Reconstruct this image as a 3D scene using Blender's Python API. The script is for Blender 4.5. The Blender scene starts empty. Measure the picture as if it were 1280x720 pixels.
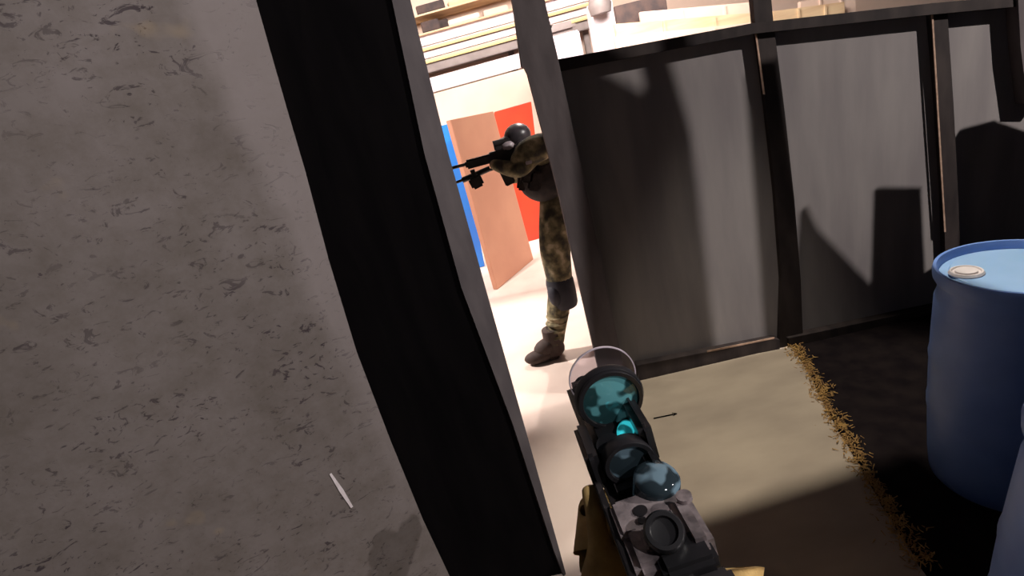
import bpy, bmesh, math, random
from mathutils import Vector, Matrix, noise
random.seed(4)
sc = bpy.context.scene
COL = sc.collection
V = Vector
# ------------------------------------------------------------------ camera
F = 640.0; PITCH = math.radians(20.5); ROLL = math.radians(15.5); H = 1.65
fwd = V((0, math.cos(PITCH), -math.sin(PITCH)))
up0 = V((0, math.sin(PITCH), math.cos(PITCH))); rt0 = V((1, 0, 0))
up = up0*math.cos(ROLL) + rt0*math.sin(ROLL)
rt = rt0*math.cos(ROLL) - up0*math.sin(ROLL)
EYE = V((0, 0, H))
cd = bpy.data.cameras.new('camera'); cam = bpy.data.objects.new('camera', cd); COL.objects.link(cam)
m = Matrix((rt, up, -fwd)).transposed().to_4x4(); m.translation = EYE
cam.matrix_world = m
cd.sensor_width = 36; cd.lens = 18; cd.clip_start = 0.01; cd.clip_end = 100
sc.camera = cam

# measuring helpers: where a sight line meets the floor or an upright plane
def ray(u, v): return fwd*F + rt*(u-640) - up*(v-360)
def gnd(u, v, z=0.0):
    d = ray(u, v); return EYE + d*((z-H)/d.z)
def onp(u, v, p0, n):
    d = ray(u, v); return EYE + d*((V(p0)-EYE).dot(n)/d.dot(n))
def at(u, v, Y): return onp(u, v, (0, Y, 0), V((0, 1, 0)))

# ------------------------------------------------------------------ materials
def nt(name):
    m = bpy.data.materials.new(name); m.use_nodes = True
    n = m.node_tree; return m, n, n.nodes['Principled BSDF']
def setp(b, **k):
    for a, v in k.items():
        b.inputs[a.replace('_', ' ')].default_value = v
def c4(c): return (c[0], c[1], c[2], 1)
def mat(name, c1, c2=None, scale=8, rough=0.7, detail=6, lo=.35, hi=.65, metallic=0, bump=0.0, spec=.5, stretch=(1,1,1), mid=None):
    m, t, b = nt(name)
    setp(b, Roughness=rough, Metallic=metallic); b.inputs['Specular IOR Level'].default_value = spec
    c2 = c2 or tuple(x*.8 for x in c1)
    tc = t.nodes.new('ShaderNodeTexCoord'); mp = t.nodes.new('ShaderNodeMapping'); mp.inputs['Scale'].default_value = stretch
    ns = t.nodes.new('ShaderNodeTexNoise'); ns.inputs['Scale'].default_value = scale; ns.inputs['Detail'].default_value = detail
    cr = t.nodes.new('ShaderNodeValToRGB'); cr.color_ramp.elements[0].position = lo; cr.color_ramp.elements[1].position = hi
    cr.color_ramp.elements[0].color = c4(c1); cr.color_ramp.elements[1].color = c4(c2)
    if mid:
        for p_, c_ in mid:
            e = cr.color_ramp.elements.new(p_); e.color = c4(c_)
    L = t.links.new
    L(tc.outputs['Object'], mp.inputs['Vector']); L(mp.outputs[0], ns.inputs['Vector']); L(ns.outputs['Fac'], cr.inputs['Fac']); L(cr.outputs[0], b.inputs['Base Color'])
    if bump:
        bp = t.nodes.new('ShaderNodeBump'); bp.inputs['Strength'].default_value = bump; bp.inputs['Distance'].default_value = .01
        L(ns.outputs['Fac'], bp.inputs['Height']); L(bp.outputs[0], b.inputs['Normal'])
    return m

M = {}
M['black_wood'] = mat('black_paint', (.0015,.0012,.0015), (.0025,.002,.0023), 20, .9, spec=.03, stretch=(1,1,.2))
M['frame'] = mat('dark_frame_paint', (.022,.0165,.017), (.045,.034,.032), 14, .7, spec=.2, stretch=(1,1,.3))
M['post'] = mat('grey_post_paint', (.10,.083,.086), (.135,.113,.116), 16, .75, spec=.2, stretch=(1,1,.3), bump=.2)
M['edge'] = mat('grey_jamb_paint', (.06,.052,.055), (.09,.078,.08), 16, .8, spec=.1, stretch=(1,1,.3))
M['lit_edge'] = mat('lit_edge_paint', (.5,.33,.24), (.32,.2,.14), 40, .8)
M['panel'] = mat('grey_panel_paint', (.20,.178,.18), (.255,.23,.225), 3.0, .8, spec=.15, stretch=(3,1,.5), bump=.05)
M['hall_floor'] = mat('pale_concrete', (.72,.60,.52), (.60,.48,.42), 3, .7, lo=.3, hi=.75, mid=[(.5,(.68,.56,.49))], spec=.2)
M['ply'] = mat('beige_plywood_floor', (.40,.33,.25), (.27,.22,.17), 2.2, .75, spec=.2, lo=.3, hi=.7, stretch=(1,2,1))
M['dark_mat'] = mat('dark_earth', (.007,.005,.006), (.013,.0095,.0095), 12, .95, spec=.05, bump=.4)
M['straw'] = mat('straw', (.50,.30,.09), (.26,.14,.05), 30, .9)
M['cream'] = mat('cream_paint', (.82,.64,.54), (.76,.57,.46), 1.5, .7)
M['white'] = mat('white_paint', (.85,.74,.80), (.82,.72,.74), 2, .45)
M['yellow'] = mat('pale_yellow', (.82,.68,.32), (.75,.60,.30), 3, .7)
M['timber'] = mat('sawn_timber', (.78,.60,.38), (.66,.46,.28), 6, .7, stretch=(.3,1,3))
M['grey'] = mat('grey_steel', (.28,.23,.22), (.20,.16,.15), 5, .5)
M['dim'] = mat('dark_clutter', (.10,.06,.05), (.05,.035,.035), 7, .8)
M['blue_board'] = mat('blue_board', (.02,.30,.95), (.05,.24,.85), 1.2, .5)
M['tan_board'] = mat('tan_board', (.62,.30,.19), (.54,.25,.16), 2, .6)
M['red_board'] = mat('red_board', (.80,.065,.02), (.62,.04,.015), 2, .5)
M['gun'] = mat('gun_black', (.010,.009,.010), (.022,.019,.02), 30, .42)
M['gunmetal'] = mat('worn_gunmetal', (.30,.255,.26), (.10,.085,.09), 45, .42, metallic=.4, lo=.4, hi=.6, bump=.2)
M['tube'] = mat('scope_black', (.008,.008,.009), (.014,.013,.015), 30, .28)
M['glove'] = mat('tan_glove', (.55,.38,.15), (.38,.25,.09), 60, .9, bump=.3)
M['glove_dark'] = mat('dark_sleeve', (.03,.024,.02), (.06,.045,.03), 30, .9)
M['vest'] = mat('dark_vest', (.010,.007,.008), (.03,.02,.018), 25, .85)
M['boot'] = mat('dark_brown_boot', (.035,.02,.016), (.05,.03,.025), 25, .8)
M['pad'] = mat('black_kneepad', (.010,.010,.018), (.02,.018,.03), 25, .7)
M['helmet'] = mat('grey_helmet', (.07,.06,.07), (.035,.03,.035), 20, .35)
M['goggle'] = mat('pale_goggle_frame', (.45,.38,.40), (.35,.3,.33), 20, .3)
M['skin'] = mat('skin', (.55,.30,.22), (.5,.27,.2), 20, .6)
M['mark'] = mat('pale_scuff', (.62,.56,.58), (.5,.45,.46), 40, .8)
M['ceiling'] = mat('hall_ceiling_paint', (.5,.45,.4), (.45,.4,.36), 2, .8)
M['dark_block'] = mat('dark_shadow_boards', (.05,.045,.045), (.035,.03,.03), 4, .9, spec=.1)

def camo():
    m, t, b = nt('camouflage_cloth'); setp(b, Roughness=.9)
    tc = t.nodes.new('ShaderNodeTexCoord'); ns = t.nodes.new('ShaderNodeTexNoise'); ns.inputs['Scale'].default_value = 13; ns.inputs['Detail'].default_value = 3
    cr = t.nodes.new('ShaderNodeValToRGB'); e = cr.color_ramp
    e.elements[0].position = .36; e.elements[0].color = c4((.035,.028,.02)); e.elements[1].position = .66; e.elements[1].color = c4((.48,.39,.26))
    for p_, c_ in ((.44,(.09,.075,.04)), (.5,(.16,.135,.07)), (.58,(.26,.21,.12))):
        q = e.elements.new(p_); q.color = c4(c_)
    L = t.links.new
    L(tc.outputs['Object'], ns.inputs['Vector']); L(ns.outputs['Fac'], cr.inputs['Fac']); L(cr.outputs[0], b.inputs['Base Color'])
    return m
M['camo'] = camo()

def scuffed():
    # grey painted chipboard: soft mottling, dark strand flecks, a lighter strip fading downward
    m, t, b = nt('scuffed_grey_chipboard'); setp(b, Roughness=.8); b.inputs['Specular IOR Level'].default_value = .15
    L = t.links.new; N = t.nodes.new
    tc = N('ShaderNodeTexCoord')
    def noise_(s, d, rough=.6, stretch=None, dist=0):
        n = N('ShaderNodeTexNoise'); n.inputs['Scale'].default_value = s; n.inputs['Detail'].default_value = d; n.inputs['Roughness'].default_value = rough; n.inputs['Distortion'].default_value = dist
        if stretch:
            mp = N('ShaderNodeMapping'); mp.inputs['Scale'].default_value = stretch[0]; mp.inputs['Rotation'].default_value = stretch[1]
            L(tc.outputs['Object'], mp.inputs['Vector']); L(mp.outputs[0], n.inputs['Vector'])
        else: L(tc.outputs['Object'], n.inputs['Vector'])
        return n
    def ramp(src, *st):
        r = N('ShaderNodeValToRGB'); r.color_ramp.elements[0].position = st[0][0]; r.color_ramp.elements[0].color = c4(st[0][1])
        r.color_ramp.elements[1].position = st[-1][0]; r.color_ramp.elements[1].color = c4(st[-1][1])
        for p_, c_ in st[1:-1]:
            e = r.color_ramp.elements.new(p_); e.color = c4(c_)
        L(src, r.inputs['Fac']); return r
    def mix(bl, f, a, c):
        x = N('ShaderNodeMixRGB'); x.blend_type = bl
        for s, v_ in ((0, f), (1, a), (2, c)):
            if hasattr(v_, 'is_linked') or hasattr(v_, 'links'): L(v_, x.inputs[s])
            elif isinstance(v_, tuple): x.inputs[s].default_value = c4(v_)
            else: x.inputs[s].default_value = v_
        return x.outputs[0]
    base = ramp(noise_(2.2, 5).outputs['Fac'], (.3,(.105,.090,.082)), (.52,(.13,.113,.105)), (.75,(.155,.135,.13))).outputs[0]
    W = (1,1,1); K = (0,0,0)
    # thin dark cracks between strands, in patches
    f1 = noise_(16, 4, .65, ((1,1,1.9),(0,.9,0)), 1.8); r1 = ramp(f1.outputs['Fac'], (.345,K), (.40,W))
    f2 = noise_(22, 4, .65, ((1,1,2.0),(0,-.75,0)), 1.6); r2 = ramp(f2.outputs['Fac'], (.335,K), (.385,W))
    patch = ramp(noise_(3.2, 3).outputs['Fac'], (.40,(.3,.3,.3)), (.60,W))
    fl = mix('MULTIPLY', 1.0, r1.outputs[0], r2.outputs[0])
    inv = N('ShaderNodeInvert'); L(fl, inv.inputs['Color'])
    fac = mix('MULTIPLY', 1.0, inv.outputs[0], patch.outputs[0])
    c = mix('MIX', fac, base, (.042,.033,.036))
    f3 = noise_(42, 3, .7, ((1,1,1.8),(0,.4,0)), .5); r3 = ramp(f3.outputs['Fac'], (.655,K), (.70,W))
    p3 = ramp(noise_(4.3, 2).outputs['Fac'], (.45,K), (.60,(.8,.8,.8)))
    c = mix('MIX', mix('MULTIPLY', 1.0, r3.outputs[0], p3.outputs[0]), c, (.045,.034,.038))
    f4 = noise_(11, 6, .75); r4 = ramp(f4.outputs['Fac'], (.35,(.84,.82,.80)), (.6,(1.06,1.05,1.08)))
    c = mix('MULTIPLY', 1.0, c, r4.outputs[0])
    # warm stains
    ws = ramp(noise_(5, 3, .6).outputs['Fac'], (.66,K), (.78,(.5,.5,.5)))
    c = mix('MIX', ws.outputs[0], c, (.30,.22,.13))
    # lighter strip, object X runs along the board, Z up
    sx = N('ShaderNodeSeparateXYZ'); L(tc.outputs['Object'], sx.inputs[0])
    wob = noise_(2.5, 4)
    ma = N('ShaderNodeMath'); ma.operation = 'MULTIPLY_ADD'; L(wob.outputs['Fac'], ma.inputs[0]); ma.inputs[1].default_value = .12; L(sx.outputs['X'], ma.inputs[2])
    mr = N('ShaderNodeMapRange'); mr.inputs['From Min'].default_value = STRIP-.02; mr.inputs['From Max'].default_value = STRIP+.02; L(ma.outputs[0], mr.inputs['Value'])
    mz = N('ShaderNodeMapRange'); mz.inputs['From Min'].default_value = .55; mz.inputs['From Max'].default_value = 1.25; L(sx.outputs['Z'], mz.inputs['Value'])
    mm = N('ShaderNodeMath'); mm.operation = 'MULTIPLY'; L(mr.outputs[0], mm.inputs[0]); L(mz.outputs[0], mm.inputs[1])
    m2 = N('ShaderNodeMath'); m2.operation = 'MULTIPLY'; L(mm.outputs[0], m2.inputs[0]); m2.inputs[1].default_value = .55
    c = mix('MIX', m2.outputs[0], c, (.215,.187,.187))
    L(c, b.inputs['Base Color'])
    bp = N('ShaderNodeBump'); bp.inputs['Strength'].default_value = .25; bp.inputs['Distance'].default_value = .004
    L(fac, bp.inputs['Height']); bp.invert = True; L(bp.outputs[0], b.inputs['Normal'])
    return m
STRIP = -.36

def barrel_mat():
    m, t, b = nt('blue_plastic'); setp(b, Roughness=.38); b.inputs['Specular IOR Level'].default_value = .4
    tc = t.nodes.new('ShaderNodeTexCoord'); ns = t.nodes.new('ShaderNodeTexNoise'); ns.inputs['Scale'].default_value = 6; ns.inputs['Detail'].default_value = 5
    cr = t.nodes.new('ShaderNodeValToRGB'); cr.color_ramp.elements[0].position = .3; cr.color_ramp.elements[0].color = c4((.13,.23,.55)); cr.color_ramp.elements[1].position = .75; cr.color_ramp.elements[1].color = c4((.19,.31,.66))
    L = t.links.new
    L(tc.outputs['Object'], ns.inputs['Vector']); L(ns.outputs['Fac'], cr.inputs['Fac']); L(cr.outputs[0], b.inputs['Base Color'])
    b.inputs['Subsurface Weight'].default_value = .15; b.inputs['Subsurface Radius'].default_value = (.02,.04,.08)
    return m
M['barrel'] = barrel_mat()
def lens_mat(name, c, em, rough=.05, transp=0.0):  # reflections painted as bright blocks in the colour, plus a glow
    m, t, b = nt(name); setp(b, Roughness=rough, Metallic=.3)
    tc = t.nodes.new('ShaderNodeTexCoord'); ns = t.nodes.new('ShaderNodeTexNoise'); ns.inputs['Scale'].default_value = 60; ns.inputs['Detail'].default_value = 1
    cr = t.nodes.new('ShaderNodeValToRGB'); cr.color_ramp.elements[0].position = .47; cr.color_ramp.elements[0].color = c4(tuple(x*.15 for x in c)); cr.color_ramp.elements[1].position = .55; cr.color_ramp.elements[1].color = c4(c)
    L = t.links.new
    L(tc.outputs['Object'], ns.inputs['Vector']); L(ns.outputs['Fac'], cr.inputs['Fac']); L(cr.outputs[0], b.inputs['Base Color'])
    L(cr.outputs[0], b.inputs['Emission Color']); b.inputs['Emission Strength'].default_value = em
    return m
M['lens_teal'] = lens_mat('teal_lens_reflections', (.10,.30,.33), .10)
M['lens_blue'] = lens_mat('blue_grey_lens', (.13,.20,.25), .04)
M['cyan'] = lens_mat('cyan_lens_glow', (.05,.75,.85), .6)
def clear():
    m = bpy.data.materials.new('clear_shield'); m.use_nodes = True; t = m.node_tree; t.nodes.clear(); N = t.nodes.new; L = t.links.new
    o = N('ShaderNodeOutputMaterial'); mx = N('ShaderNodeMixShader'); tr = N('ShaderNodeBsdfTransparent'); gl = N('ShaderNodeBsdfGlossy'); gl.inputs['Roughness'].default_value = .25
    tr.inputs['Color'].default_value = (.82,.8,.84,1)
    fr = N('ShaderNodeFresnel'); fr.inputs['IOR'].default_value = 1.4
    L(fr.outputs[0], mx.inputs[0]); L(tr.outputs[0], mx.inputs[1]); L(gl.outputs[0], mx.inputs[2]); L(mx.outputs[0], o.inputs['Surface'])
    return m
M['clear'] = clear()
M['rim'] = mat('pale_rim', (.50,.44,.50), (.4,.35,.4), 20, .3)

# ------------------------------------------------------------------ mesh helpers
def link(name, me, material, parent=None, loc=None):
    o = bpy.data.objects.new(name, me); COL.objects.link(o)
    if material: me.materials.append(material)
    if parent: o.parent = parent
    if loc is not None: o.location = loc
    return o
def build(name, bm, material, parent=None, smooth=False, origin=None):
    bmesh.ops.remove_doubles(bm, verts=bm.verts, dist=1e-5)
    bmesh.ops.recalc_face_normals(bm, faces=bm.faces)
    if origin is not None: bmesh.ops.translate(bm, verts=bm.verts, vec=-V(origin))
    me = bpy.data.meshes.new(name); bm.to_mesh(me); bm.free()
    if smooth:
        for p in me.polygons: p.use_smooth = True
        try: me.set_sharp_from_angle(angle=math.radians(38))
        except Exception: pass
    return link(name, me, material, parent, origin)
def empty(name, loc, label=None, cat=None, group=None, rot=(0,0,0)):
    o = bpy.data.objects.new(name, None); COL.objects.link(o); o.location = loc; o.rotation_euler = rot; o.empty_display_size = .05
    return tag(o, label, cat, group)
def tag(o, label=None, cat=None, group=None, kind=None):
    if label: o['label'] = label
    if cat: o['category'] = cat
    if group: o['group'] = group
    if kind: o['kind'] = kind
    return o
def struct(name, bm, m, **k):
    o = build(name, bm, m, **k); o['kind'] = 'structure'; return o
def frame_of(d, hint=V((0,0,1))):
    w = d.normalized(); u = hint.cross(w)
    if u.length < 1e-4: u = V((1,0,0)).cross(w)
    u.normalize(); v = w.cross(u); return u, v, w
def box(bm, c, s, bev=0.0, R=None):
    T = Matrix.Translation(V(c)) @ (R.to_4x4() if R is not None else Matrix.Identity(4)) @ Matrix.Diagonal((s[0], s[1], s[2], 1))
    r = bmesh.ops.create_cube(bm, size=1, matrix=T)
    if bev:
        es = list({e for v in r['verts'] for e in v.link_edges})
        bmesh.ops.bevel(bm, geom=es, offset=bev, segments=2, affect='EDGES', clamp_overlap=True)
def prism(bm, pts, d, bev=0.0):
    """polygon pts extruded by vector d"""
    d = V(d); a = [bm.verts.new(p) for p in pts]; b = [bm.verts.new(V(p)+d) for p in pts]
    fs = [bm.faces.new(a), bm.faces.new(b[::-1])]
    n = len(a)
    for i in range(n): fs.append(bm.faces.new((a[i], a[(i+1) % n], b[(i+1) % n], b[i])))
    if bev:
        es = list({e for f in fs for e in f.edges})
        bmesh.ops.bevel(bm, geom=es, offset=bev, segments=2, affect='EDGES', clamp_overlap=True)
def tube(bm, p0, p1, r0, r1=None, seg=20, caps=True):
    p0 = V(p0); p1 = V(p1); r1 = r0 if r1 is None else r1
    u, v, w = frame_of(p1-p0)
    A = []; B = []
    for i in range(seg):
        a = 2*math.pi*i/seg; q = u*math.cos(a)+v*math.sin(a)
        A.append(bm.verts.new(p0+q*r0)); B.append(bm.verts.new(p1+q*r1))
    for i in range(seg): bm.faces.new((A[i], A[(i+1) % seg], B[(i+1) % seg], B[i]))
    if caps: bm.faces.new(A[::-1]); bm.faces.new(B)
def lathe(bm, prof, origin, axis=V((0,0,1)), seg=48, close=False):
    u, v, w = frame_of(V(axis)); rings = []
    o = V(origin)
    for r, z in prof:
        if r < 1e-6: rings.append([bm.verts.new(o+w*z)])
        else: rings.append([bm.verts.new(o+w*z+(u*math.cos(2*math.pi*i/seg)+v*math.sin(2*math.pi*i/seg))*r) for i in range(seg)])
    pairs = list(zip(rings, rings[1:]))
    if close: pairs.append((rings[-1], rings[0]))
    for A, B in pairs:
        for i in range(seg):
            j = (i+1) % seg
            if len(A) == 1 and len(B) == 1: continue
            if len(A) == 1: bm.faces.new((A[0], B[j], B[i]))
            elif len(B) == 1: bm.faces.new((A[i], A[j], B[0]))
            else: bm.faces.new((A[i], A[j], B[j], B[i]))
def skin(name, pts, edges, root, material, parent=None, sub=2, origin=None):
    """one continuous surface grown over a skeleton: pts = {key: (pos, rx, ry)}"""
    keys = list(pts); o = V(origin) if origin is not None else V((0,0,0))
    me = bpy.data.meshes.new(name)
    me.from_pydata([V(pts[k][0])-o for k in keys], [(keys.index(a), keys.index(b)) for a, b in edges], [])
    ob = link(name, me, material, parent, o if origin is not None else None)
    md = ob.modifiers.new('skin', 'SKIN'); md.use_smooth_shade = True
    if not me.skin_vertices: me.skin_vertices.new(name='')
    for i, k in enumerate(keys):
        p = pts[k]; me.skin_vertices[0].data[i].radius = (p[1], p[2] if len(p) > 2 else p[1])
        me.skin_vertices[0].data[i].use_root = (k == root)
    s = ob.modifiers.new('sub', 'SUBSURF'); s.levels = sub; s.render_levels = sub
    return ob
def bake(ob):
    dg = bpy.context.evaluated_depsgraph_get(); dg.update()
    me = bpy.data.meshes.new_from_object(ob.evaluated_get(dg)); ob.modifiers.clear(); ob.data = me
    for p in me.polygons: p.use_smooth = True
    return ob

# ------------------------------------------------------------------ floors
HF = bmesh.new(); box(HF, (0.5, 4.5, -.05), (12, 11.4, .1)); struct('floor', HF, M['hall_floor'])

PLY_T = .012
def ragged(a, b, n, amp):
    out = []
    for i in range(n+1):
        p = a.lerp(b, i/n); d = (b-a).normalized(); q = V((-d.y, d.x, 0))
        out.append(p + q*amp*(noise.noise(V((i*.7, 3.1, 0)))+.5*noise.noise(V((i*2.1, 8.1, 0)))))
    return out
e1 = [gnd(u, v) for u, v in ((990,436),(1012,470),(1035,520),(1068,575),(1102,635),(1150,712),(1205,800),(1260,900))]
edge = []
for a, b in zip(e1, e1[1:]): edge += ragged(a, b, 5, .012)[:-1]
edge.append(e1[-1])
left_e = [gnd(726, 900), gnd(738, 700), gnd(765, 480)]
poly = edge + [V((.25, .35, 0))] + left_e
bm = bmesh.new(); prism(bm, [V((p.x, p.y, .001)) for p in poly], (0, 0, PLY_T)); struct('floor_sheet', bm, M['ply'])
# dark earth beyond the ragged edge
dm = edge + [V((.3,-1.5,0)), V((3.6,-1.5,0)), V((3.6,2.33,0)), V((1.45,2.36,0))]
bm = bmesh.new(); prism(bm, [V((p.x, p.y, .0005)) for p in dm], (0, 0, .004)); struct('floor_earth', bm, M['dark_mat'])
# frayed straw along the edge of the sheet
bm = bmesh.new()
for i in range(1500):
    k = random.random()*(len(e1)-3); j = int(k); p = e1[j].lerp(e1[j+1], k-j)
    w = .02 + .02*noise.noise(V((k*3, 0, 5)))
    p = p + V((random.gauss(.012, w), random.gauss(0, .01), .012+abs(random.gauss(0, .008))))
    d = V((random.uniform(-1,1), random.uniform(-1,1), random.uniform(-.3,.4))).normalized()*random.uniform(.008,.026)
    tube(bm, p-d*.5, p+d*.5, random.uniform(.0012,.003), .001, seg=4)
tag(build('straw_litter', bm, M['straw']), 'ragged line of brown straw between the beige floor sheet and dark ground', 'straw', kind='stuff')

# small stick on the floor sheet
p = gnd(817, 523, .016); q = gnd(846, 517, .016)
bm = bmesh.new(); tube(bm, p, q, .003, .0025, 8); d_ = (q-p).normalized(); s_ = V((-d_.y, d_.x, 0))
tube(bm, q, q-d_*.02+s_*.014, .0022, .001, 6); tube(bm, q-d_*.004, q-d_*.022-s_*.012, .0022, .001, 6)
tag(build('twig', bm, M['black_wood']), 'small dark forked twig lying on the beige floor sheet', 'twig')

# ------------------------------------------------------------------ left board and door jamb
J = V((-.09, 1.38, 0)); dl = V((-.9, -.36, 0)).normalized(); nl = V((-dl.y, dl.x, 0))  # plane of the near wall
if nl.y > 0: nl = -nl                                                          # faces the camera
def onL(u, v, off=0.0): return onp(u, v, J + nl*off, nl)
TOP = 2.55
def zc(pts): return [V((p.x, p.y, min(max(p.z, 0), TOP))) for p in pts]
# board face with its slightly bowed edge; object space: X along the wall, Z up
pe = [onL(u, v, .045) for u, v in ((296,-75),(320,0),(337,60),(357,130),(382,215),(411,325),(446,440),(488,550),(529,650),(562,720),(606,810))]
topx = pe[0] + (pe[0]-pe[1]).normalized()*((TOP-pe[0].z)/((pe[0]-pe[1]).normalized().z))
botx = pe[-1] + (pe[-1]-pe[-2]).normalized()*((pe[-1].z)/-((pe[-1]-pe[-2]).normalized().z))
base0 = J + nl*.045
farx = base0 + dl*2.4
pts = [topx] + pe + [botx, V((farx.x, farx.y, 0)), V((farx.x, farx.y, TOP))]
bm = bmesh.new(); RZ = Matrix.Rotation(math.atan2(-dl.y, -dl.x), 3, 'Z')
loc = [RZ.inverted() @ (p - base0) for p in pts]
prism(bm, loc, RZ.inverted() @ (-nl*.018))
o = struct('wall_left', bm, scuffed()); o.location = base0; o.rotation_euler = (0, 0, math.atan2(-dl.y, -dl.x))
def upright(pxa, pxb, off, depth, ext=0):
    """an upright between two sight lines taken at mid height, square to the wall"""
    a = onL(*pxa, off); b = onL(*pxb, off); a.z = 0; b.z = 0
    return [a, b]
def stud(name, s0, s1, front, depth, m, top=TOP):
    """s along dl from J"""
    bm = bmesh.new(); a = J + dl*s0 + nl*front; b = J + dl*s1 + nl*front
    prism(bm, [a, b, b-nl*depth, a-nl*depth], (0, 0, top), .002)
    return struct(name, bm, m)
def sL(u, v, off=0.0): return (onL(u, v, off)-J).dot(dl)
SL = dict(e=(sL(605,345), sL(575,345), sL(447,345)))
def leaf(name, px, off, depth, m):
    pl = [onL(u, v, off) for u, v in px]
    bm = bmesh.new(); prism(bm, [V((q.x, q.y, min(max(q.z, 0), TOP+.3))) for q in pl], -nl*depth, .002); return struct(name, bm, m)
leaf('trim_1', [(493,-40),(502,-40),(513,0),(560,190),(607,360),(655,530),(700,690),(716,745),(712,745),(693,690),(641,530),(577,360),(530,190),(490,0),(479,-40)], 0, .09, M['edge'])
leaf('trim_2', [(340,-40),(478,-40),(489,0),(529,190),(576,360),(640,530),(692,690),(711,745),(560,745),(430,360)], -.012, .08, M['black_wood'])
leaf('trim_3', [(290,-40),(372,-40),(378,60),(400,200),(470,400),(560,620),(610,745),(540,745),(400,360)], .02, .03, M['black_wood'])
# pale scuffs on the board
for a, b, w in (((413,592),(440,634),.009),):
    p = onL(*a, .0465); q = onL(*b, .0465); d = (q-p).normalized(); s = nl.cross(d).normalized()
    bm = bmesh.new(); prism(bm, [p-s*w*.3, p+s*w*.3, p.lerp(q,.5)+s*w*.6, q+s*w*.35, q-s*w*.35, p.lerp(q,.5)-s*w*.55], nl*.0008)
    tag(build('paint_scuff', bm, M['mark']), 'short pale slanting scuff near the bottom of the grey board', 'scuff')

# ------------------------------------------------------------------ partition with panels
A = V((.561, 2.47, 0)); B = V((2.292, 2.341, 0)); dp = (B-A).normalized(); npn = V((dp.y, -dp.x, 0))
if npn.y > 0: npn = -npn
def onW(u, v, off=0.0): return onp(u, v, A+npn*off, npn)
def slab(name, px, off, th, m, bev=0.0, kind='structure'):
    bm = bmesh.new(); prism(bm, [V((q.x, q.y, max(q.z, .0))) for q in [onW(u, v, off) for u, v in px]], -npn*th, bev)
    return struct(name, bm, m)
slab('wall_front', [(690,92),(705,80),(945,38),(1170,10),(1300,-2),(1330,400),(1190,402),(985,445),(800,474),(778,466)], 0, .018, M['panel'])
# rails and uprights
def beam(name, px, front, back, m, z0=None):
    return slab(name, px, front, front+back, m, .0015)
beam('trim_4', [(692,75),(940,29),(1165,4),(1300,-8),(1300,6),(1166,18),(943,42),(696,90)], .05, .05, M['frame'])     # top rail
beam('trim_5', [(796,457),(968,424),(975,425),(975,440),(800,476)], .05, .03, M['frame'])                              # bottom rail
beam('trim_6', [(985,423),(1190,380),(1330,352),(1330,368),(1190,397),(988,440)], .05, .03, M['frame'])
def wstud(name, uv, w, front, back, ztop, m, zb=0.0, rake=0.0):
    c = onW(*uv, front); c.z = zb; bm = bmesh.new()
    a = c - dp*w/2; b = c + dp*w/2; r = dp*rake
    a2 = a + V((0,0,ztop-zb)) - r; b2 = b + V((0,0,ztop-zb)) - r; D = -npn*(front+back)
    vs = [bm.verts.new(p) for p in (a, b, b2, a2, a+D, b+D, b2+D, a2+D)]
    for f in ((0,1,2,3),(5,4,7,6),(0,4,5,1),(1,5,6,2),(2,6,7,3),(3,7,4,0)): bm.faces.new([vs[i] for i in f])
    bmesh.ops.bevel(bm, geom=list(bm.edges), offset=.002, segments=2, affect='EDGES')
    return struct(name, bm, m)
def beam2(name, px, front, back, m): return slab(name, px, front, front+back, m, .0015)
beam2('trim_7', [(938,-30),(962,-30),(967,30),(981,140),(993,250),(1001,350),(1005,440),(975,446),(977,350),(969,240),(957,130),(944,30)], .03, .01, M['frame'])
beam2('trim_8', [(1163,4),(1184,4),(1192,130),(1198,250),(1202,402),(1182,405),(1180,250),(1173,130)], .03, .01, M['frame'])
beam2('trim_9', [(1272,-6),(1300,-6),(1310,130),(1284,130),(1276,60)], .06, .02, M['post'])
# thin pale slivers painted as the lit edges of uprights and bottom rail
slab('lit_sliver_1', [(943.5,38),(945.5,38),(956.5,118),(954,118)], .034, .004, M['lit_edge'])
slab('lit_sliver_2', [(1164.5,16),(1166.5,16),(1182.5,290),(1180.5,290)], .034, .004, M['lit_edge'])
slab('lit_sliver_3', [(884,438.5),(968,421.5),(968,423.5),(884,440.5)], .051, .003, M['lit_edge'])
# corner post at the doorway (leans slightly, four sides)
pf = [onW(*q, .10) for q in ((634,-30),(674,-30),(697,70),(746,300),(783,475),(752,478),(698,240),(660,92),(656,84),(652,84),(641,6))]
bm = bmesh.new(); prism(bm, [V((q.x, q.y, max(q.z, 0))) for q in pf], -npn*.09, .002); struct('trim_13', bm, M['post'])
bm = bmesh.new(); c = onW(688,30,.1055); 
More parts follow.
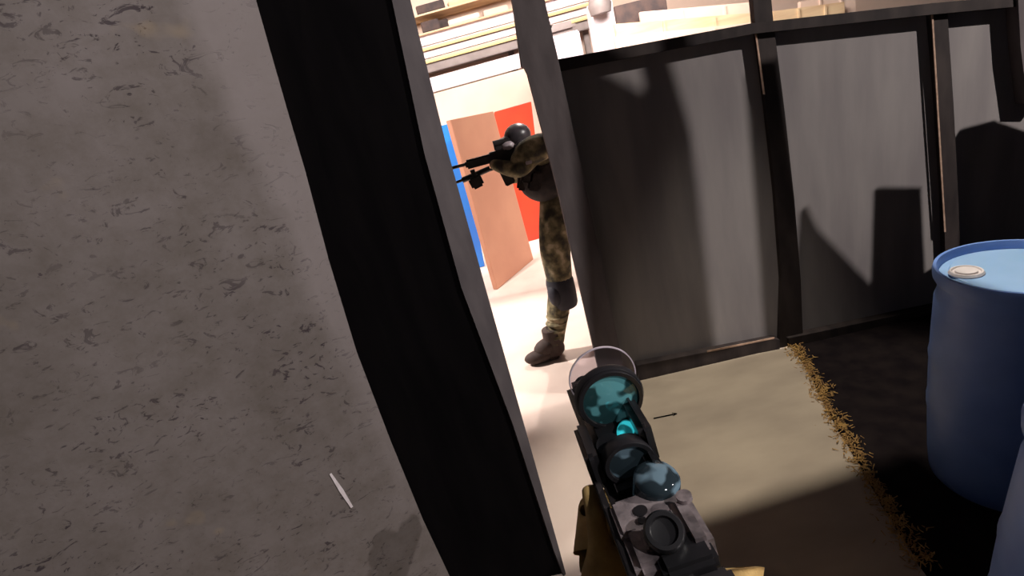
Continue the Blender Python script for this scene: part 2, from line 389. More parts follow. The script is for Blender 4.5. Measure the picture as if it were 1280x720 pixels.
# ------------------------------------------------------------------ barrels
def barrel(loc, r, h, label, rot=(0,0,0)):
    root = empty('plastic_barrel', loc, label, 'barrel', 'blue plastic barrels on the dark ground', rot)
    prof = [(0,0),(r*.90,0),(r*.94,.012),(r*.955,.05),(r*.97,.09)]
    n = 22
    for i in range(n+1):
        z = .10 + (h-.24)*i/n; k = (z-.10)/(h-.24)
        rr = r*(.97+.03*math.sin(math.pi*k))
        if abs(k-.33) < .04 or abs(k-.68) < .04: rr += .003
        prof.append((rr, z))
    prof += [(r*.965,h-.11),(r*.93,h-.085),(r*.925,h-.06),(r*.95,h-.045)]
    bm = bmesh.new(); lathe(bm, prof, (0,0,0), seg=64); build('barrel_body', bm, M['barrel'], root, True)
    bm = bmesh.new(); lathe(bm, [(r*.955,h-.05),(r*.99,h-.035),(r*1.0,h-.012),(r*.985,h),(r*.945,h),(r*.93,h-.012),(r*.925,h-.03),(r*.93,h-.05)], (0,0,0), seg=64, close=True)
    build('barrel_rim', bm, M['barrel'], root, True)
    bm = bmesh.new(); lathe(bm, [(r*.93,h-.045),(r*.915,h-.028),(r*.80,h-.022),(r*.78,h-.016),(0,h-.016)], (0,0,0), seg=64)
    build('barrel_lid', bm, M['lid'], root, True)
    for (bx, by, mm, nm) in ((-.55,.28,M['cap'],'bung_cap'), (.30,-.55,M['gun'],'bung_cap')):
        bm = bmesh.new(); c = V((bx*r, by*r, h-.017))
        lathe(bm, [(.042,0),(.044,.004),(.040,.011),(.036,.011),(.034,.006),(.028,.005),(.027,.012),(0,.013)], c, seg=32)
        ob = build(nm, bm, mm, root, True)
        if mm is M['cap']: ob['label'] = 'pale round screw cap'
    return root
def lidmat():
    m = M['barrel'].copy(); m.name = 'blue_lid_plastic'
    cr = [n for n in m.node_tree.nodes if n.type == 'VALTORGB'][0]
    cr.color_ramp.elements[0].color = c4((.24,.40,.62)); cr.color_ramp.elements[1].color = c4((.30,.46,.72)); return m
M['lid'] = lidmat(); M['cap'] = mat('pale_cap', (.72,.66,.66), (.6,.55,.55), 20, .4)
BH = .80; R1 = .205
lc = gnd(1262, 336, BH)
barrel((lc.x+.035, lc.y+.0, .005), R1, BH, 'blue plastic barrel with a lit lid and pale cap, standing against the partition side')
barrel((1.01, .60, .0215), .235, .80, 'blue plastic barrel in the bottom right corner, nearer than the capped one', rot=(0, math.radians(4), 0))

# ------------------------------------------------------------------ hall beyond the doorway
bm = bmesh.new(); box(bm, (1.5, 9.55, 1.9), (18, .1, 3.8)); struct('wall_back', bm, M['cream'])
bm = bmesh.new(); box(bm, (.5, 6.3, 3.85), (12, 6.6, .1)); struct('ceiling', bm, M['ceiling'])
FY = 9.0
def zy(u, v, Y=FY): return at(u, v, Y).z
def hbeam(name, z0, z1, x0, x1, Y, dep, m, label, cat, group=None, rnd=.02):
    bm = bmesh.new(); box(bm, ((x0+x1)/2, Y+dep/2, (z0+z1)/2), (x1-x0, dep, z1-z0), rnd)
    return tag(build(name, bm, m), label, cat, group)
# storage rack: bright long rails on uprights
root = empty('storage_rack', (0, FY, 0), 'long white rack with two bright horizontal rails along the back of the hall', 'rack')
def rackpart(name, c, s, m, bev=.02):
    bm = bmesh.new(); box(bm, V(c)-V((0, FY, 0)), s, bev); return build(name, bm, m, root)
za0, za1 = zy(590,46), zy(590,28); zb0, zb1 = zy(590,62), zy(590,49)
X0, X1 = at(505,60,FY).x, at(738,0,FY).x
rackpart('rail', ((X0+X1)/2, FY, (za0+za1)/2), (X1-X0, .16, za1-za0), M['white'], .05)
rackpart('rail', ((X0+X1)/2, FY+.02, (zb0+zb1)/2), (X1-X0, .14, zb1-zb0), M['white'], .05)
rackpart('fringe_strip', ((X0+X1)/2, FY-.06, za0-.0), (X1-X0, .07, .045), M['yellow'], .012)  # added strips imitating the yellow colour fringe under each rail
rackpart('fringe_strip', ((X0+X1)/2, FY-.04, zb0-.0), (X1-X0, .07, .05), M['yellow'], .012)
rackpart('shelf', ((X0+X1)/2, FY+.25, zy(590,70)), (X1-X0, .5, zy(590,66)-zy(590,78)), M['grey'], .01)
for x in (X0+.1, at(640,60,FY).x, X1-.1): rackpart('upright', (x, FY+.3, zy(590,70)/2), (.09, .09, zy(590,70)), M['grey'], .01)
# low siding / benches below
for i, (va, vb, Y) in enumerate(((80,99,8.95),(101,118,8.9))):
    hbeam('wall_panel', 0 if i else zy(600,vb,Y), zy(600,va,Y), X0-.2, at(720,60,Y).x, Y, .08, M['white' if i == 0 else 'cream'],
          ('pinkish white board running under the rack rails' , 'cream board below the pinkish white one, behind the coloured sheets')[i], 'board', None, .015)
# clutter on the top of the rack
cl = [((520,14),(556,3),'timber'),((524,30),(548,20),'dim'),((560,18),(598,4),'timber'),((600,10),(640,-6),'dim'),((604,22),(640,8),'cream'),((540,36),(560,26),'dim'),((556,26),(600,10),'cream'),((520,22),(560,10),'dim'),((560,8),(600,-8),'dim')]
SH = (za1+.012, za1+.27)
for z_ in SH: rackpart('shelf', ((X0+X1)/2, FY+.22, z_-.006), (X1-X0, .74, .022), M['timber'], .004)
for i, (a, b, mk) in enumerate(cl):
    p = at(*a, FY); q = at(*b, FY); lo_ = i in (1, 4, 5, 6)
    L_ = max(.28, (q-p).length*.85); hh = (.07, .15, .09, .07, .13, .17, .08, .12, .10)[i]
    bm = bmesh.new(); box(bm, (0,0,0), (L_, .14, hh), .012, Matrix.Rotation(random.uniform(-.15,.15), 3, 'Z'))
    if mk == 'timber': box(bm, (.04, .0, hh*.5), (L_*.8, .10, .02), .004)
    names = {'timber':('plank','pale timber plank','plank'), 'dim':('crate','dark box','box'), 'cream':('carton','cream carton','carton')}[mk]
    pos = ['far left end of the rack','left end of the rack, low down','middle of the rack','right of the middle, topmost','right end by the post','left of the middle, lowest','middle, under the pale plank','far left, under the pale plank','middle, highest up'][i]
    o = build(names[0], bm, M[mk]); zz = (SH[0] if lo_ else SH[1])+.006+hh/2
    o.location = ((p.x+q.x)/2, FY-.07+.19*(1,0,1,0,2,2,0,0,2)[i], zz)
    tag(o, names[1]+' lying on the rack, '+pos, names[2], 'clutter on the rack')
# pieces seen above the partition, right of the post
p0 = at(737,25,7.5); p1 = at(765,20,7.5)
bm = bmesh.new(); box(bm, ((p0.x+p1.x)/2, 7.5, 1.2), (p1.x-p0.x, .25, 2.4), .02)
tag(build('column', bm, M['white']), 'white square column in the hall seen just above the partition', 'column')
bm = bmesh.new(); p = at(750,12,7.3); lathe(bm, [(0,-.11),(.13,-.1),(.15,0),(.12,.1),(0,.13)], (0,0,0), seg=24)
o = build('lamp_housing', bm, M['grey'], smooth=True); o.location = (p.x, 7.28, p.z+.05); tag(o, 'grey rounded housing fixed to the front of the white column', 'housing')
p = at(712,58,7.7); zt_ = p.z+.17; bm = bmesh.new(); box(bm, (0,0,.07), (.62,.17,.14), .05); box(bm, (-.12,0,.15), (.28,.14,.08), .035); o = build('cloth_bundle', bm, M['grey']); o.location = (p.x-.18, p.y, zt_+.002)
tag(o, 'grey bundle lying on the white carton between the post and the white column', 'bundle')
bm = bmesh.new(); p = at(712,58,7.7); box(bm, (0,0,zt_/2), (.7,.2,zt_), .02); o = build('carton', bm, M['white']); o.location = (p.x-.2, p.y, 0)
tag(o, 'tall white carton whose top shows just above the partition rail beside the post', 'carton')
for k_, (ua, ub, va, vb, mk, lab) in enumerate(((768,940,46,28,'cream','cream upright board, lowest of those seen above the partition'),
        (768,940,30,16,'timber','pale timber upright board behind the lowest cream one, above the partition'),
        (800,945,15,2,'cream','tall cream upright board, second from the back above the partition'),
        (768,832,8,-8,'dim','dark upright board beside the white column above the partition'),
        (966,1056,14,2,'timber','pale timber board seen above the partition, right of its first upright'),
        (1000,1070,2,-8,'cream','cream board behind the pale timber one, above the partition'))):
    Y_ = 6.6 + .12*k_; pa = at(ua, va, Y_); pb = at(ub, vb, Y_)
    bm = bmesh.new(); prism(bm, [V((pa.x, Y_, 0)), V((pb.x, Y_, 0)), pb, pa], (0, .06, 0), .006)
    if mk != 'dim':
        for f_ in (.35, .72):
            q = pa.lerp(pb, f_); box(bm, (q.x, Y_-.012, q.z/2), (.03, .02, q.z-.02), .003)
    tag(build('upright_board', bm, M[mk]), lab, 'board', 'boards standing behind the partition')
# coloured sheets standing in the hall
def sheet(name, pts, th, m, label, dirn):
    bm = bmesh.new(); prism(bm, pts, dirn*th, .004); return tag(build(name, bm, m), label, 'panel', 'tall coloured panels standing in the hall')
g1 = gnd(622,362); g2 = gnd(667,324); zt = onp(563,150,g1,V((0,1,0))).z
tl = onp(563,150,g1,V((0,1,0))); nn = (g2-g1).cross(V((0,0,1))).normalized(); tr = onp(617,139,g1,nn)
sheet('leaning_panel', [g1, g2, tr, onp(563,150,g1,nn)], .05, M['tan_board'], 'tall peach tan panel standing between the blue and the red one', -nn if nn.y < 0 else nn)
b1 = gnd(606,333); y_ = b1.y
sheet('leaning_panel', [at(560,343,y_)*1, b1, at(571,152,y_), at(520,166,y_)], .05, M['blue_board'], 'tall bright blue panel beside the black door jamb', V((0,1,0)))
y_ = 5.75
pz = [at(630,338,y_), at(690,320,y_), at(664,127,y_), at(618,140,y_)]; pz[0].z = 0; pz[1].z = 0
sheet('leaning_panel', pz, .05, M['red_board'], 'tall orange red panel behind the soldier', V((0,1,0)))
p = at(674,148,6.2); bm = bmesh.new(); box(bm, (0,0,0), (.12,.12,.5), .02); 
o = build('grey_canister', bm, M['grey']); o.location = (p.x, 6.2, .0); bm = None
o.scale = (1,1,1); o.location.z = p.z; 
COL.objects.unlink(o); bpy.data.objects.remove(o)

# ------------------------------------------------------------------ soldier
PY = 2.97
def P(u, v, dy=0.0): return at(u, v, PY+dy)
ank = P(694,436); ank.z = .10
heel = V((ank.x+.03, ank.y+.005, .045)); toe = gnd(664,452,.04); toe.y = ank.y-.03
pts = {
 'pelvis': (P(703,236,.10), .13, .12), 'waist': (P(697,215,.08), .125,.115), 'chest': (P(680,197,.06), .15,.14), 'neckbase': (P(666,190,.04), .10,.09),
 'neck': (P(658,185,.03), .055,.055), 'jaw': (P(649,184,.02), .056,.06), 'skull': (P(646,177,.02), .07,.075), 'crown': (P(645,171,.02), .05,.054),
 'hip': (P(694,262,.02), .12,.11), 'thigh': (P(692,305,.0), .105,.10), 'knee': (P(701,358,.0), .082,.08), 'calf': (P(697,393,.01), .078,.075), 'shin': (P(696,418,.01), .056,.054),
 'ankle': (ank, .046,.046), 'heel': (heel, .042,.04), 'ball': ((ank*.35+toe*.65), .042,.034), 'toe': (toe, .034,.028),
 'hip2': (P(722,262,.22), .10,.10), 'knee2': (P(760,345,.38), .07,.07), 'ankle2': (V((.66, 3.42, .10)), .046,.046), 'toe2': (V((.55,3.36,.04)), .034,.03),
 'sh1': (P(666,190,-.10), .072,.07), 'elb1': (P(648,214,-.16), .055,.055), 'wri1': (P(622,207,-.06), .036,.036), 'hand1': (P(613,204,-.02), .030,.028),
 'sh2': (P(664,186,.20), .07,.07), 'elb2': (P(640,225,.20), .052,.052), 'wri2': (P(640,203,.06), .036,.036), 'hand2': (P(634,198,.02), .03,.028),
}
E_ = [('pelvis','waist'),('waist','chest'),('chest','neckbase'),('neckbase','neck'),('neck','jaw'),('jaw','skull'),('skull','crown'),
      ('pelvis','hip'),('hip','thigh'),('thigh','knee'),('knee','calf'),('calf','shin'),('shin','ankle'),('ankle','heel'),('ankle','ball'),('ball','toe'),
      ('pelvis','hip2'),('hip2','knee2'),('knee2','ankle2'),('ankle2','toe2'),
      ('neckbase','sh1'),('sh1','elb1'),('elb1','wri1'),('wri1','hand1'),('neckbase','sh2'),('sh2','elb2'),('elb2','wri2'),('wri2','hand2')]
sol = skin('person', pts, E_, 'pelvis', M['camo'], origin=V((ank.x, ank.y, 0)))
tag(sol, 'person in camouflage and dark vest aiming a rifle to the left beyond the doorway', 'person')
S0 = V((ank.x, ank.y, 0)) 
def sb(name, bm, m, smooth=True, label=None):
    bmesh.ops.translate(bm, verts=bm.verts, vec=-S0); o = build(name, bm, m, sol, smooth)
    if label: o['label'] = label
    return o
def ell(bm, c, r, R=None, seg=20):
    T = Matrix.Translation(V(c)) @ (R.to_4x4() if R is not None else Matrix.Identity(4)) @ Matrix.Diagonal((*r, 1))
    bmesh.ops.create_uvsphere(bm, u_segments=seg, v_segments=seg//2, radius=1, matrix=T)
hd = V(pts['skull'][0])
bm = bmesh.new(); ell(bm, hd+V((.012,0,.03)), (.078,.075,.068))
ell(bm, hd+V((.015,-.07,-.035)), (.04,.025,.045)); box(bm, hd+V((-.07,0,.035)), (.07,.10,.012), .005, Matrix.Rotation(-.25,3,'Y')); sb('helmet', bm, M['helmet'], label='grey black cap-like helmet')
bm = bmesh.new(); ell(bm, hd+V((-.055,0,-.005)), (.055,.075,.04)); sb('goggles', bm, M['goggle'], label='pale goggles over the eyes')
bm = bmesh.new(); ell(bm, hd+V((-.062,0,-.055)), (.045,.06,.045)); sb('face', bm, M['skin'], label='lower face with nose and cheeks')
# vest with pouches
ch = V(pts['chest'][0]); wa = V(pts['waist'][0])
axis_R = (wa-ch).to_track_quat('Z', 'Y').to_matrix()
bm = bmesh.new()
ell(bm, (ch*.45+wa*.55)+V((-.055,-.015,-.035)), (.17,.165,.155), axis_R, 24)
for k, (du, dv, dy) in enumerate(((660,216,-.10),(648,210,.02),(668,226,-.10),(655,226,.0))):
    box(bm, P(du, dv, dy), (.075,.05,.11), .012, Matrix.Rotation(.35,3,'Y'))
sb('vest', bm, M['vest'], label='dark load vest with pouches')
# shoulder sleeve flap in lighter camouflage with a pale name strip shape
bm = bmesh.new(); ell(bm, P(670,186,-.13), (.13,.08,.075), Matrix.Rotation(-.1,3,'Y')); ell(bm, P(655,194,-.14), (.09,.055,.055), Matrix.Rotation(-.5,3,'Y')); sb('sleeve', bm, M['camo'])
bm = bmesh.new(); box(bm, P(661,203,-.205), (.035,.012,.018), .003); sb('patch', bm, M['goggle'], label='small pale patch')
# knee pad and shin straps
kp = V(pts['knee'][0])
bm = bmesh.new(); lathe(bm, [(.076,-.10),(.084,-.08),(.088,0),(.088,.07),(.080,.10)], kp+V((.0,0,-.035)), axis=V((0,0,1)), seg=24); ell(bm, kp+V((-.045,-.03,-.03)), (.05,.06,.085)); sb('knee_pad', bm, M['pad'], label='black knee pad strapped below the thigh')
bm = bmesh.new()
for k in range(5):
    z = .34-.05*k; c = V(pts['calf'][0]).lerp(V(pts['ankle'][0]), k/4.0)
    lathe(bm, [(.05,-.014),(.074-.004*k,-.008),(.077-.004*k,.0),(.06,.014)], c, axis=V((0,0,1)), seg=20)
sb('trouser_folds', bm, M['camo'])
bm = bmesh.new()
tube(bm, ank+V((0,0,.10)), ank+V((0,0,.05)), .058, .060, 20); tube(bm, ank+V((0,0,.05)), ank+V((.005,0,-.05)), .060, .060, 20)
ell(bm, V((ank.x-.02, ank.y, .05)), (.085,.056,.055)); ell(bm, V((ank.x*.66+toe.x*.34, ank.y*.66+toe.y*.34, .088)), (.085,.058,.055), Matrix.Rotation(-.35,3,'Y')); ell(bm, V((toe.x+.055, toe.y+.005, .042)), (.095,.052,.044)); box(bm, V(((ank.x+toe.x)/2+.01, (ank.y+toe.y)/2, .012)), ((ank-toe).length*.96, .085,.022), .008)
sb('boot', bm, M['boot'])
bm = bmesh.new(); tube(bm, V((.66,3.42,.16)), V((.66,3.42,.07)), .052,.054,20); ell(bm, V((.60,3.39,.045)), (.12,.05,.04)); sb('boot', bm, M['boot'])
# the soldier's rifle
ra = P(640,192,-.02); rm = P(561,213,-.02)
dd = (rm-ra).normalized(); ru, rv, rw = frame_of(dd)
root = empty('rifle', ra, 'black rifle held level by the person in camouflage, pointing left', 'rifle')
def rp(name, f, m=None):
    bm = bmesh.new(); f(bm); return build(name, bm, m or M['gun'], root, True)
Rg = Matrix((ru, rv, rw)).transposed()
def G(a, b, c): return ru*a + rv*b + rw*c      # across, up, forward
rp('receiver', lambda b: (box(b, G(0,0,.02), (.045,.075,.22), .006, Rg), box(b, G(0,.05,.03), (.03,.03,.12), .005, Rg)))
rp('handguard', lambda b: box(b, G(0,.005,.19), (.045,.05,.16), .01, Rg))
rp('barrel', lambda b: (tube(b, G(0,.008,.24), G(0,.008,.43), .009), tube(b, G(0,.008,.39), G(0,.008,.43), .013)))
rp('stock', lambda b: box(b, G(0,-.01,-.16), (.035,.09,.16), .01, Rg))
rp('magazine', lambda b: box(b, G(0,-.10,.06), (.03,.13,.06), .006, Rg @ Matrix.Rotation(.2,3,'X')))
rp('foregrip', lambda b: (box(b, G(0,-.10,.235), (.045,.07,.075), .012, Rg @ Matrix.Rotation(.2,3,'X')), tube(b, G(0,-.03,.24), G(0,-.085,.235), .014)))
rp('bipod', lambda b: (tube(b, G(-.02,-.055,.10), G(-.02,-.085,.43), .008), tube(b, G(-.02,-.05,.14), G(-.02,-.075,.31), .016)))
rp('sight', lambda b: tube(b, G(0,.075,-.02), G(0,.075,.09), .018))

# ------------------------------------------------------------------ foreground rifle
GY = .40
o1 = at(789, 592, .33)
gun_o = V((o1.x, .33, o1.z))
gd = (at(765,500,.405)-gun_o); gd.z = 0; gd = V((-.012, 1, 0)).normalized()
root = empty('rifle', gun_o, 'black rifle with optical sight held in the foreground, pointing into the hall', 'rifle')
gu = gd.cross(V((0,0,1))).normalized(); gv = V((0,0,1))
tilt = Matrix.Rotation(math.radians(-4), 3, gd)
gu = tilt @ gu; gv = tilt @ gv
RG = Matrix((gu, gv, gd)).transposed()
def Q(a, b, c): return gu*a + gv*b + gd*c       # right, up, forward
def gp(name, f, m=None, parent=None, smooth=True, label=None):
    bm = bmesh.new(); f(bm); o = build(name, bm, m or M['gun'], parent or root, smooth)
    if label: o['label'] = label
    return o
def qbox(b, c, s, bev=.002, rx=0): box(b, Q(*c), s, bev, RG @ Matrix.Rotation(rx, 3, 'X'))
def ring(b, c, axis, R, r, L):  # open hollow cylinder
    ax = axis.normalized(); p = Q(*c) - ax*L/2
    lathe(b, [(R,0),(R,L),(R*.98,L+.001),(r,L+.001),(r*.98,L),(r*.98,0),(r,-.001),(R*.98,-.001)], p, axis=ax, seg=48, close=True)
# sight: housing tube with two glass elements, seen from behind and above
tilt_up = (gd*1.0 + gv*.0).normalized()
sight = gp('sight_housing', lambda b: (ring(b, (.010,.021,.078), tilt_up, .0310, .0268, .012),
    lathe(b, [(.0315,0),(.033,.003),(.033,.008),(.0305,.011)], Q(.010,.021,.078)-tilt_up*.004, axis=tilt_up, seg=48),
    qbox(b, (-.002,-.018,.070), (.034,.030,.060), .006),
    qbox(b, (-.026,-.012,.050), (.012,.04,.050), .004),
    qbox(b, (.0255,-.004,.055), (.012,.045,.060), .005)), M['tube'])
gp('sight_lens', lambda b: lathe(b, [(0,.003),(.012,.0022),(.0262,0),(.0262,-.001),(0,-.001)], Q(.010,.021,.078)-tilt_up*.0045, axis=-tilt_up, seg=48), M['lens_teal'], sight, label='teal coated round lens with painted reflections')
gp('lens_reflection', lambda b: ell(b, Q(.012,-.001,.052), (.008,.006,.015), RG @ Matrix.Rotation(.35,3,'Y')), M['cyan'], sight, label='bright cyan curved glint with a painted glow')  # glowing piece standing in for a cyan reflection
gp('adjuster_cap', lambda b: tube(b, Q(-.006,-.013,.046), Q(-.006,-.001,.043), .013, .012, 28), M['tube'], sight)
gp('lens_shield', lambda b: lathe(b, [(0,0),(.0335,0),(.0335,.0012),(0,.0012)], Q(.0125,.027,.104), axis=gd, seg=56), M['clear'], label='clear round shield in front of the sight')
gp('shield_rim', lambda b: lathe(b, [(.0325,-.0004),(.0336,-.0004),(.0336,.0016),(.0325,.0016)], Q(.0125,.027,.104), axis=gd, seg=56, close=True), M['rim'], label='thin pale rim of the clear shield')
# rear magnifier
MC = (.004,-.010,.028); mt = (gd*1.0+gv*.02).normalized()
mag = gp('magnifier', lambda b: (ring(b, MC, mt, .0225, .0185, .012), tube(b, Q(.004,-.016,.030), Q(.003,-.016,.044), .017, .014, 32),
    qbox(b, (.022,-.016,.024), (.012,.026,.04), .005)), M['tube'])
gp('magnifier_lens', lambda b: lathe(b, [(0,.002),(.0187,0),(.0187,-.001),(0,-.001)], Q(*MC)-mt*.0035, axis=-mt, seg=40), M['lens_blue'], mag, label='blue grey eyepiece lens')
gp('side_turret', lambda b: lathe(b, [(0,.006),(.010,.0055),(.016,.003),(.0185,0),(.019,-.004),(.019,-.022),(0,-.022)], Q(.019,-.012,-.001), axis=(gv*.9-gd*.15+gu*.2), seg=36), M['lens_blue'], label='blue grey rounded knob beside the eyepiece')
# receiver, worn metal
gp('receiver', lambda b: (qbox(b, (.004,-.036,-.035), (.058,.036,.07), .005), qbox(b, (-.018,-.022,-.022), (.016,.010,.035), .003), qbox(b, (.026,-.026,-.048), (.018,.028,.045), .005),
    tube(b, Q(.030,-.012,-.03), Q(.030,-.008,-.03), .006, .006, 16), qbox(b, (-.002,-.017,-.05), (.02,.006,.02), .002)), M['gunmetal'], label='worn grey metal receiver')
gp('bolt_hole', lambda b: (tube(b, Q(-.004,-.0175,-.022), Q(-.004,-.0168,-.022), .0055, .0055, 18), tube(b, Q(-.006,-.0175,-.031), Q(-.006,-.0168,-.031), .0035, .0035, 14)), M['tube'], label='dark keyhole opening in the receiver')
gp('rear_sight', lambda b: (lathe(b, [(0,0),(.012,0),(.014,.002),(.0145,.003),(.0145,.010),(.013,.012),(.010,.012),(.009,.009),(0,.008)], Q(.004,-.014,-.052), axis=(gv*.9-gd*.5), seg=36), qbox(b, (.012,-.026,-.066), (.04,.02,.03), .004)), M['tube'])
gp('charging_handle', lambda b: (qbox(b, (.004,-.030,-.090), (.065,.012,.022), .004), qbox(b, (.004,-.034,-.082), (.022,.022,.03), .004)), M['gun'])
gp('stock', lambda b: (tube(b, Q(.004,-.045,-.08), Q(.004,-.06,-.30), .021, .021, 24), qbox(b, (.004,-.08,-.26), (.04,.09,.12), .01)), M['gun'])
gp('handguard', lambda b: (qbox(b, (0,-.046,.105), (.046,.040,.20), .008), *[qbox(b, (0,-.025,.03+.011*k), (.021,.005,.006), .001) for k in range(15)]), M['gun'])
gp('barrel', lambda b: tube(b, Q(0,-.045,.20), Q(0,-.045,.215), .010, .012, 20), M['gun'])
gp('magazine', lambda b: qbox(b, (.003,-.13,-.005), (.026,.16,.06), .006, .12), M['gun'])
gp('pistol_grip', lambda b: qbox(b, (.004,-.11,-.10), (.032,.11,.045), .01, -.35), M['gun'])
gp('side_plate', lambda b: (prism(b, [Q(-.031,-.02,.035), Q(-.031,-.055,.035), Q(-.031,-.07,-.11), Q(-.031,-.03,-.11)], gu*.006, .001)), M['gun'])

# ------------------------------------------------------------------ the wearer's gloved hands and arms
def W(a, b, c): return gun_o + Q(a, b, c)
hp = {
 'chest': (V((.05,-.20,1.26)), .15,.11), 'belly': (V((.03,-.22,1.08)), .14,.11), 'pelvis': (V((.02,-.22,.93)), .15,.12), 'thL': (V((-.09,-.20,.82)), .09,.09), 'thR': (V((.13,-.22,.82)), .09,.09), 'knL_': (V((-.11,-.14,.48)), .062,.062), 'knR_': (V((.17,-.22,.48)), .062,.062), 'anL': (V((-.13,-.20,.10)), .045,.045), 'anR': (V((.20,-.28,.10)), .045,.045), 'toL': (V((-.15,-.07,.04)), .04,.035), 'toR': (V((.24,-.15,.04)), .04,.035), 'nk': (V((.03,-.17,1.42)), .06,.06), 'jw': (V((.01,-.12,1.49)), .065,.065), 'sk': (V((.0,-.13,1.56)), .08,.085), 'shL': (V((-.16,-.10,1.36)), .075,.07), 'shR': (V((.26,-.10,1.36)), .075,.07),
 'elL': (V((-.10,.06,1.04)), .052,.052), 'wrL': (W(-.062,-0.165,-0.047), .033,.033), 'paL': (W(-.046,-0.110,0.000), .034,.030), 'knL': (W(-.044,-0.085,0.033), .024,.030),
 'elR': (V((.36,.0,1.10)), .052,.052), 'wrR': (W(.052,-.13,-.13), .034,.034), 'paR': (W(.034,-.066,-.080), .034,.030), 'knR': (W(.040,-.046,-.056), .024,.024),
}
he = [('chest','belly'),('belly','pelvis'),('pelvis','thL'),('thL','knL_'),('knL_','anL'),('anL','toL'),('pelvis','thR'),('thR','knR_'),('knR_','anR'),('anR','toR'),('chest','nk'),('nk','jw'),('jw','sk'),('chest','shL'),('shL','elL'),('elL','wrL'),('wrL','paL'),('paL','knL'),('chest','shR'),('shR','elR'),('elR','wrR'),('wrR','paR'),('paR','knR')]
def finger(tag_, root_, chain, r):
    prev = root_
    for i, c in enumerate(chain):
        k = f'{tag_}{i}'; hp[k] = (W(*c), r*(1-.1*i), r*(1-.1*i)); he.append((prev, k)); prev = k
for i in range(4):   # left fingers wrap under the handguard, knuckles on its left side
    c = .004+.019*i; L_ = (.95,1.0,.95,.82)[i]
    finger('lf%d_' % i, 'knL', [(-.044,-.070-.004*i,c+.010), (-.040,-.078-.02*L_,c+.016), (-.012,-.088,c+.018), (.012,-.085,c+.016)], .0092)
finger('lt_', 'paL', [(-.045,-.070,.005), (-.038,-.045,.020), (-.036,-.030,.038)], .0105)
for i in range(4):   # right fingers close round the pistol grip
    b_ = -.070-.019*i
    finger('rf%d_' % i, 'knR' if i < 2 else 'paR', [(.044,b_,-.066), (.034,b_-.002,-.058), (.008,b_-.004,-.056), (-.012,b_-.003,-.072)], .0092)
finger('rt_', 'paR', [(.046,-.052,-.100), (.030,-.045,-.118), (.004,-.047,-.124)], .0105)
hands = skin('person', hp, he, 'pelvis', M['glove'], sub=2, origin=V((.02,-.22,0)))
sm_ = hands.modifiers.new('smooth', 'SMOOTH'); sm_.factor = .5; sm_.iterations = 5
tag(hands, 'person wearing tan gloves whose hands hold the foreground rifle', 'person')

# ------------------------------------------------------------------ added unseen boards cut to cast the shadows on partition, floor and barrel
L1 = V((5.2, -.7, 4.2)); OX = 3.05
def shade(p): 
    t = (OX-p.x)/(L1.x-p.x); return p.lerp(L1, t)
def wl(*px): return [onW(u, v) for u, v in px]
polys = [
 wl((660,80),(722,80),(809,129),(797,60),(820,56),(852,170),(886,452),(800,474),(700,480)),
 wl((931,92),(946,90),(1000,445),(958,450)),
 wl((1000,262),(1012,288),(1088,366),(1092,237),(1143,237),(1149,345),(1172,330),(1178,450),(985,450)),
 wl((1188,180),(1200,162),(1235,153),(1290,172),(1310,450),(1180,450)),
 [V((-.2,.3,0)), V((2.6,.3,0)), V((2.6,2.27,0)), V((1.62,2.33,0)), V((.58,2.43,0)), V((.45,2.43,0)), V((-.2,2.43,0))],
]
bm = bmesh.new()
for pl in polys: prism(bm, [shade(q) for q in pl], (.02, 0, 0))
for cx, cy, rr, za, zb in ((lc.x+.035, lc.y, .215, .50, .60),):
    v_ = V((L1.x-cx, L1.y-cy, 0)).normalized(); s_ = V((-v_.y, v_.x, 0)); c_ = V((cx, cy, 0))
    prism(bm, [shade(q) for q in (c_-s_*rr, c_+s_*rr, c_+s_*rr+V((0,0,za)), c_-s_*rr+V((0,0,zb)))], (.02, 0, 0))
struct('shadow_boards_right', bm, M['dark_block'])

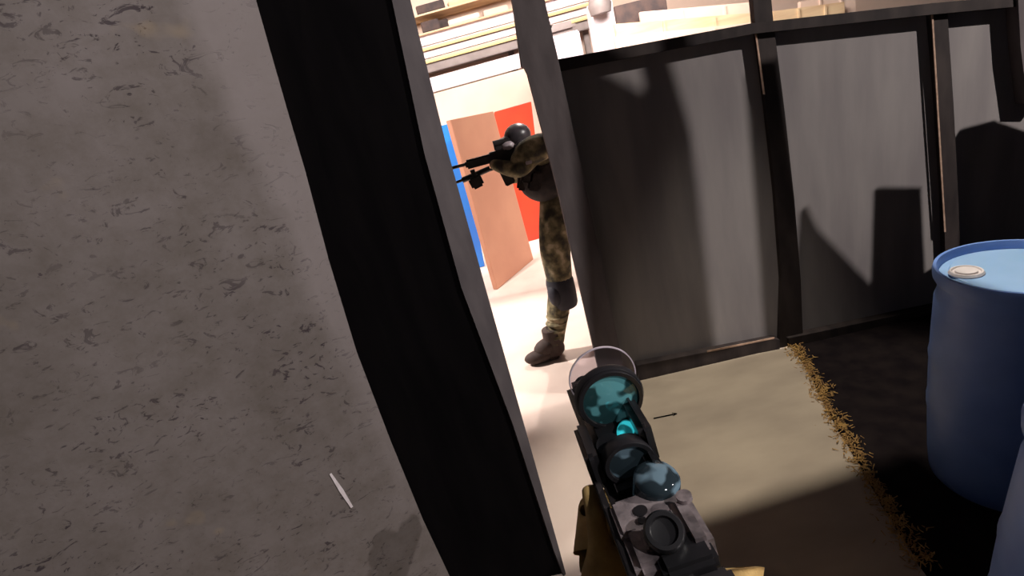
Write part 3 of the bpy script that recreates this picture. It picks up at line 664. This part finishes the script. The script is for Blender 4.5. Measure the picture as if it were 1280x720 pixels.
# ------------------------------------------------------------------ lights
def aim(o, p, t):
    o.location = p; o.rotation_euler = (V(t)-V(p)).to_track_quat('-Z', 'Y').to_euler()
def spot(name, p, t, e, cone, rad, col=(1,1,1), blend=.3):
    d = bpy.data.lights.new(name, 'SPOT'); d.energy = e; d.spot_size = math.radians(cone); d.spot_blend = blend; d.shadow_soft_size = rad; d.color = col
    o = bpy.data.objects.new(name, d); COL.objects.link(o); aim(o, p, t); return o
def area(name, p, t, e, sx, sy, col=(1,1,1), spread=180):
    d = bpy.data.lights.new(name, 'AREA'); d.shape = 'RECTANGLE'; d.size = sx; d.size_y = sy; d.energy = e; d.color = col; d.spread = math.radians(spread)
    o = bpy.data.objects.new(name, d); COL.objects.link(o); aim(o, p, t); return o
spot('work_lamp', L1, (1.1, 2.0, .7), 1380, 54, .018, (1,.93,.88), .4)
spot('ceiling_lamp', (1.5, -1.3, 3.3), (-1.0, .9, 1.1), 240, 52, .012, (1,.93,.92), .6)
area('hall_lamp', (.8, 5.4, 3.6), (.8, 9.0, .8), 540, 5, 1.2, (1,.93,.88))
spot('hall_lamp', (-2.2, 3.9, 2.6), (-.25, 3.3, 0), 900, 34, .04, (1,.9,.84), .5)
spot('hall_lamp', (1.15, 5.0, 3.3), (-.1, 2.3, 0), 320, 48, .05, (1,.9,.84), .5)
spot('hall_lamp', (-1.6, 2.9, 3.2), (-.1, 5.3, .9), 560, 50, .08, (1,.92,.88), .5)
L3 = V((1.2, 1.85, 3.6))
spot('ceiling_lamp', L3, V((.98, 1.42, 0)), 400, 43, .02, (1,.92,.80), .5)
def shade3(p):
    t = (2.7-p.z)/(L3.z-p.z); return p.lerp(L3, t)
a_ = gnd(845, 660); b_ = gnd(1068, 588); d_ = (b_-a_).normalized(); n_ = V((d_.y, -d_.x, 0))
bm = bmesh.new(); prism(bm, [shade3(q) for q in (a_-d_*.8, b_+d_*.25, b_+d_*.25+n_*1.6, a_-d_*.8+n_*1.6)], (0, 0, .02)); struct('shadow_board_top', bm, M['dark_block'])  # added overhead board, cut to cast the diagonal floor shadow
w = bpy.data.worlds.new('world'); sc.world = w; w.use_nodes = True
w.node_tree.nodes['Background'].inputs[0].default_value = (.5,.5,.62,1); w.node_tree.nodes['Background'].inputs[1].default_value = .035
sc.view_settings.view_transform = 'Standard'; sc.view_settings.look = 'None'; sc.view_settings.exposure = 0
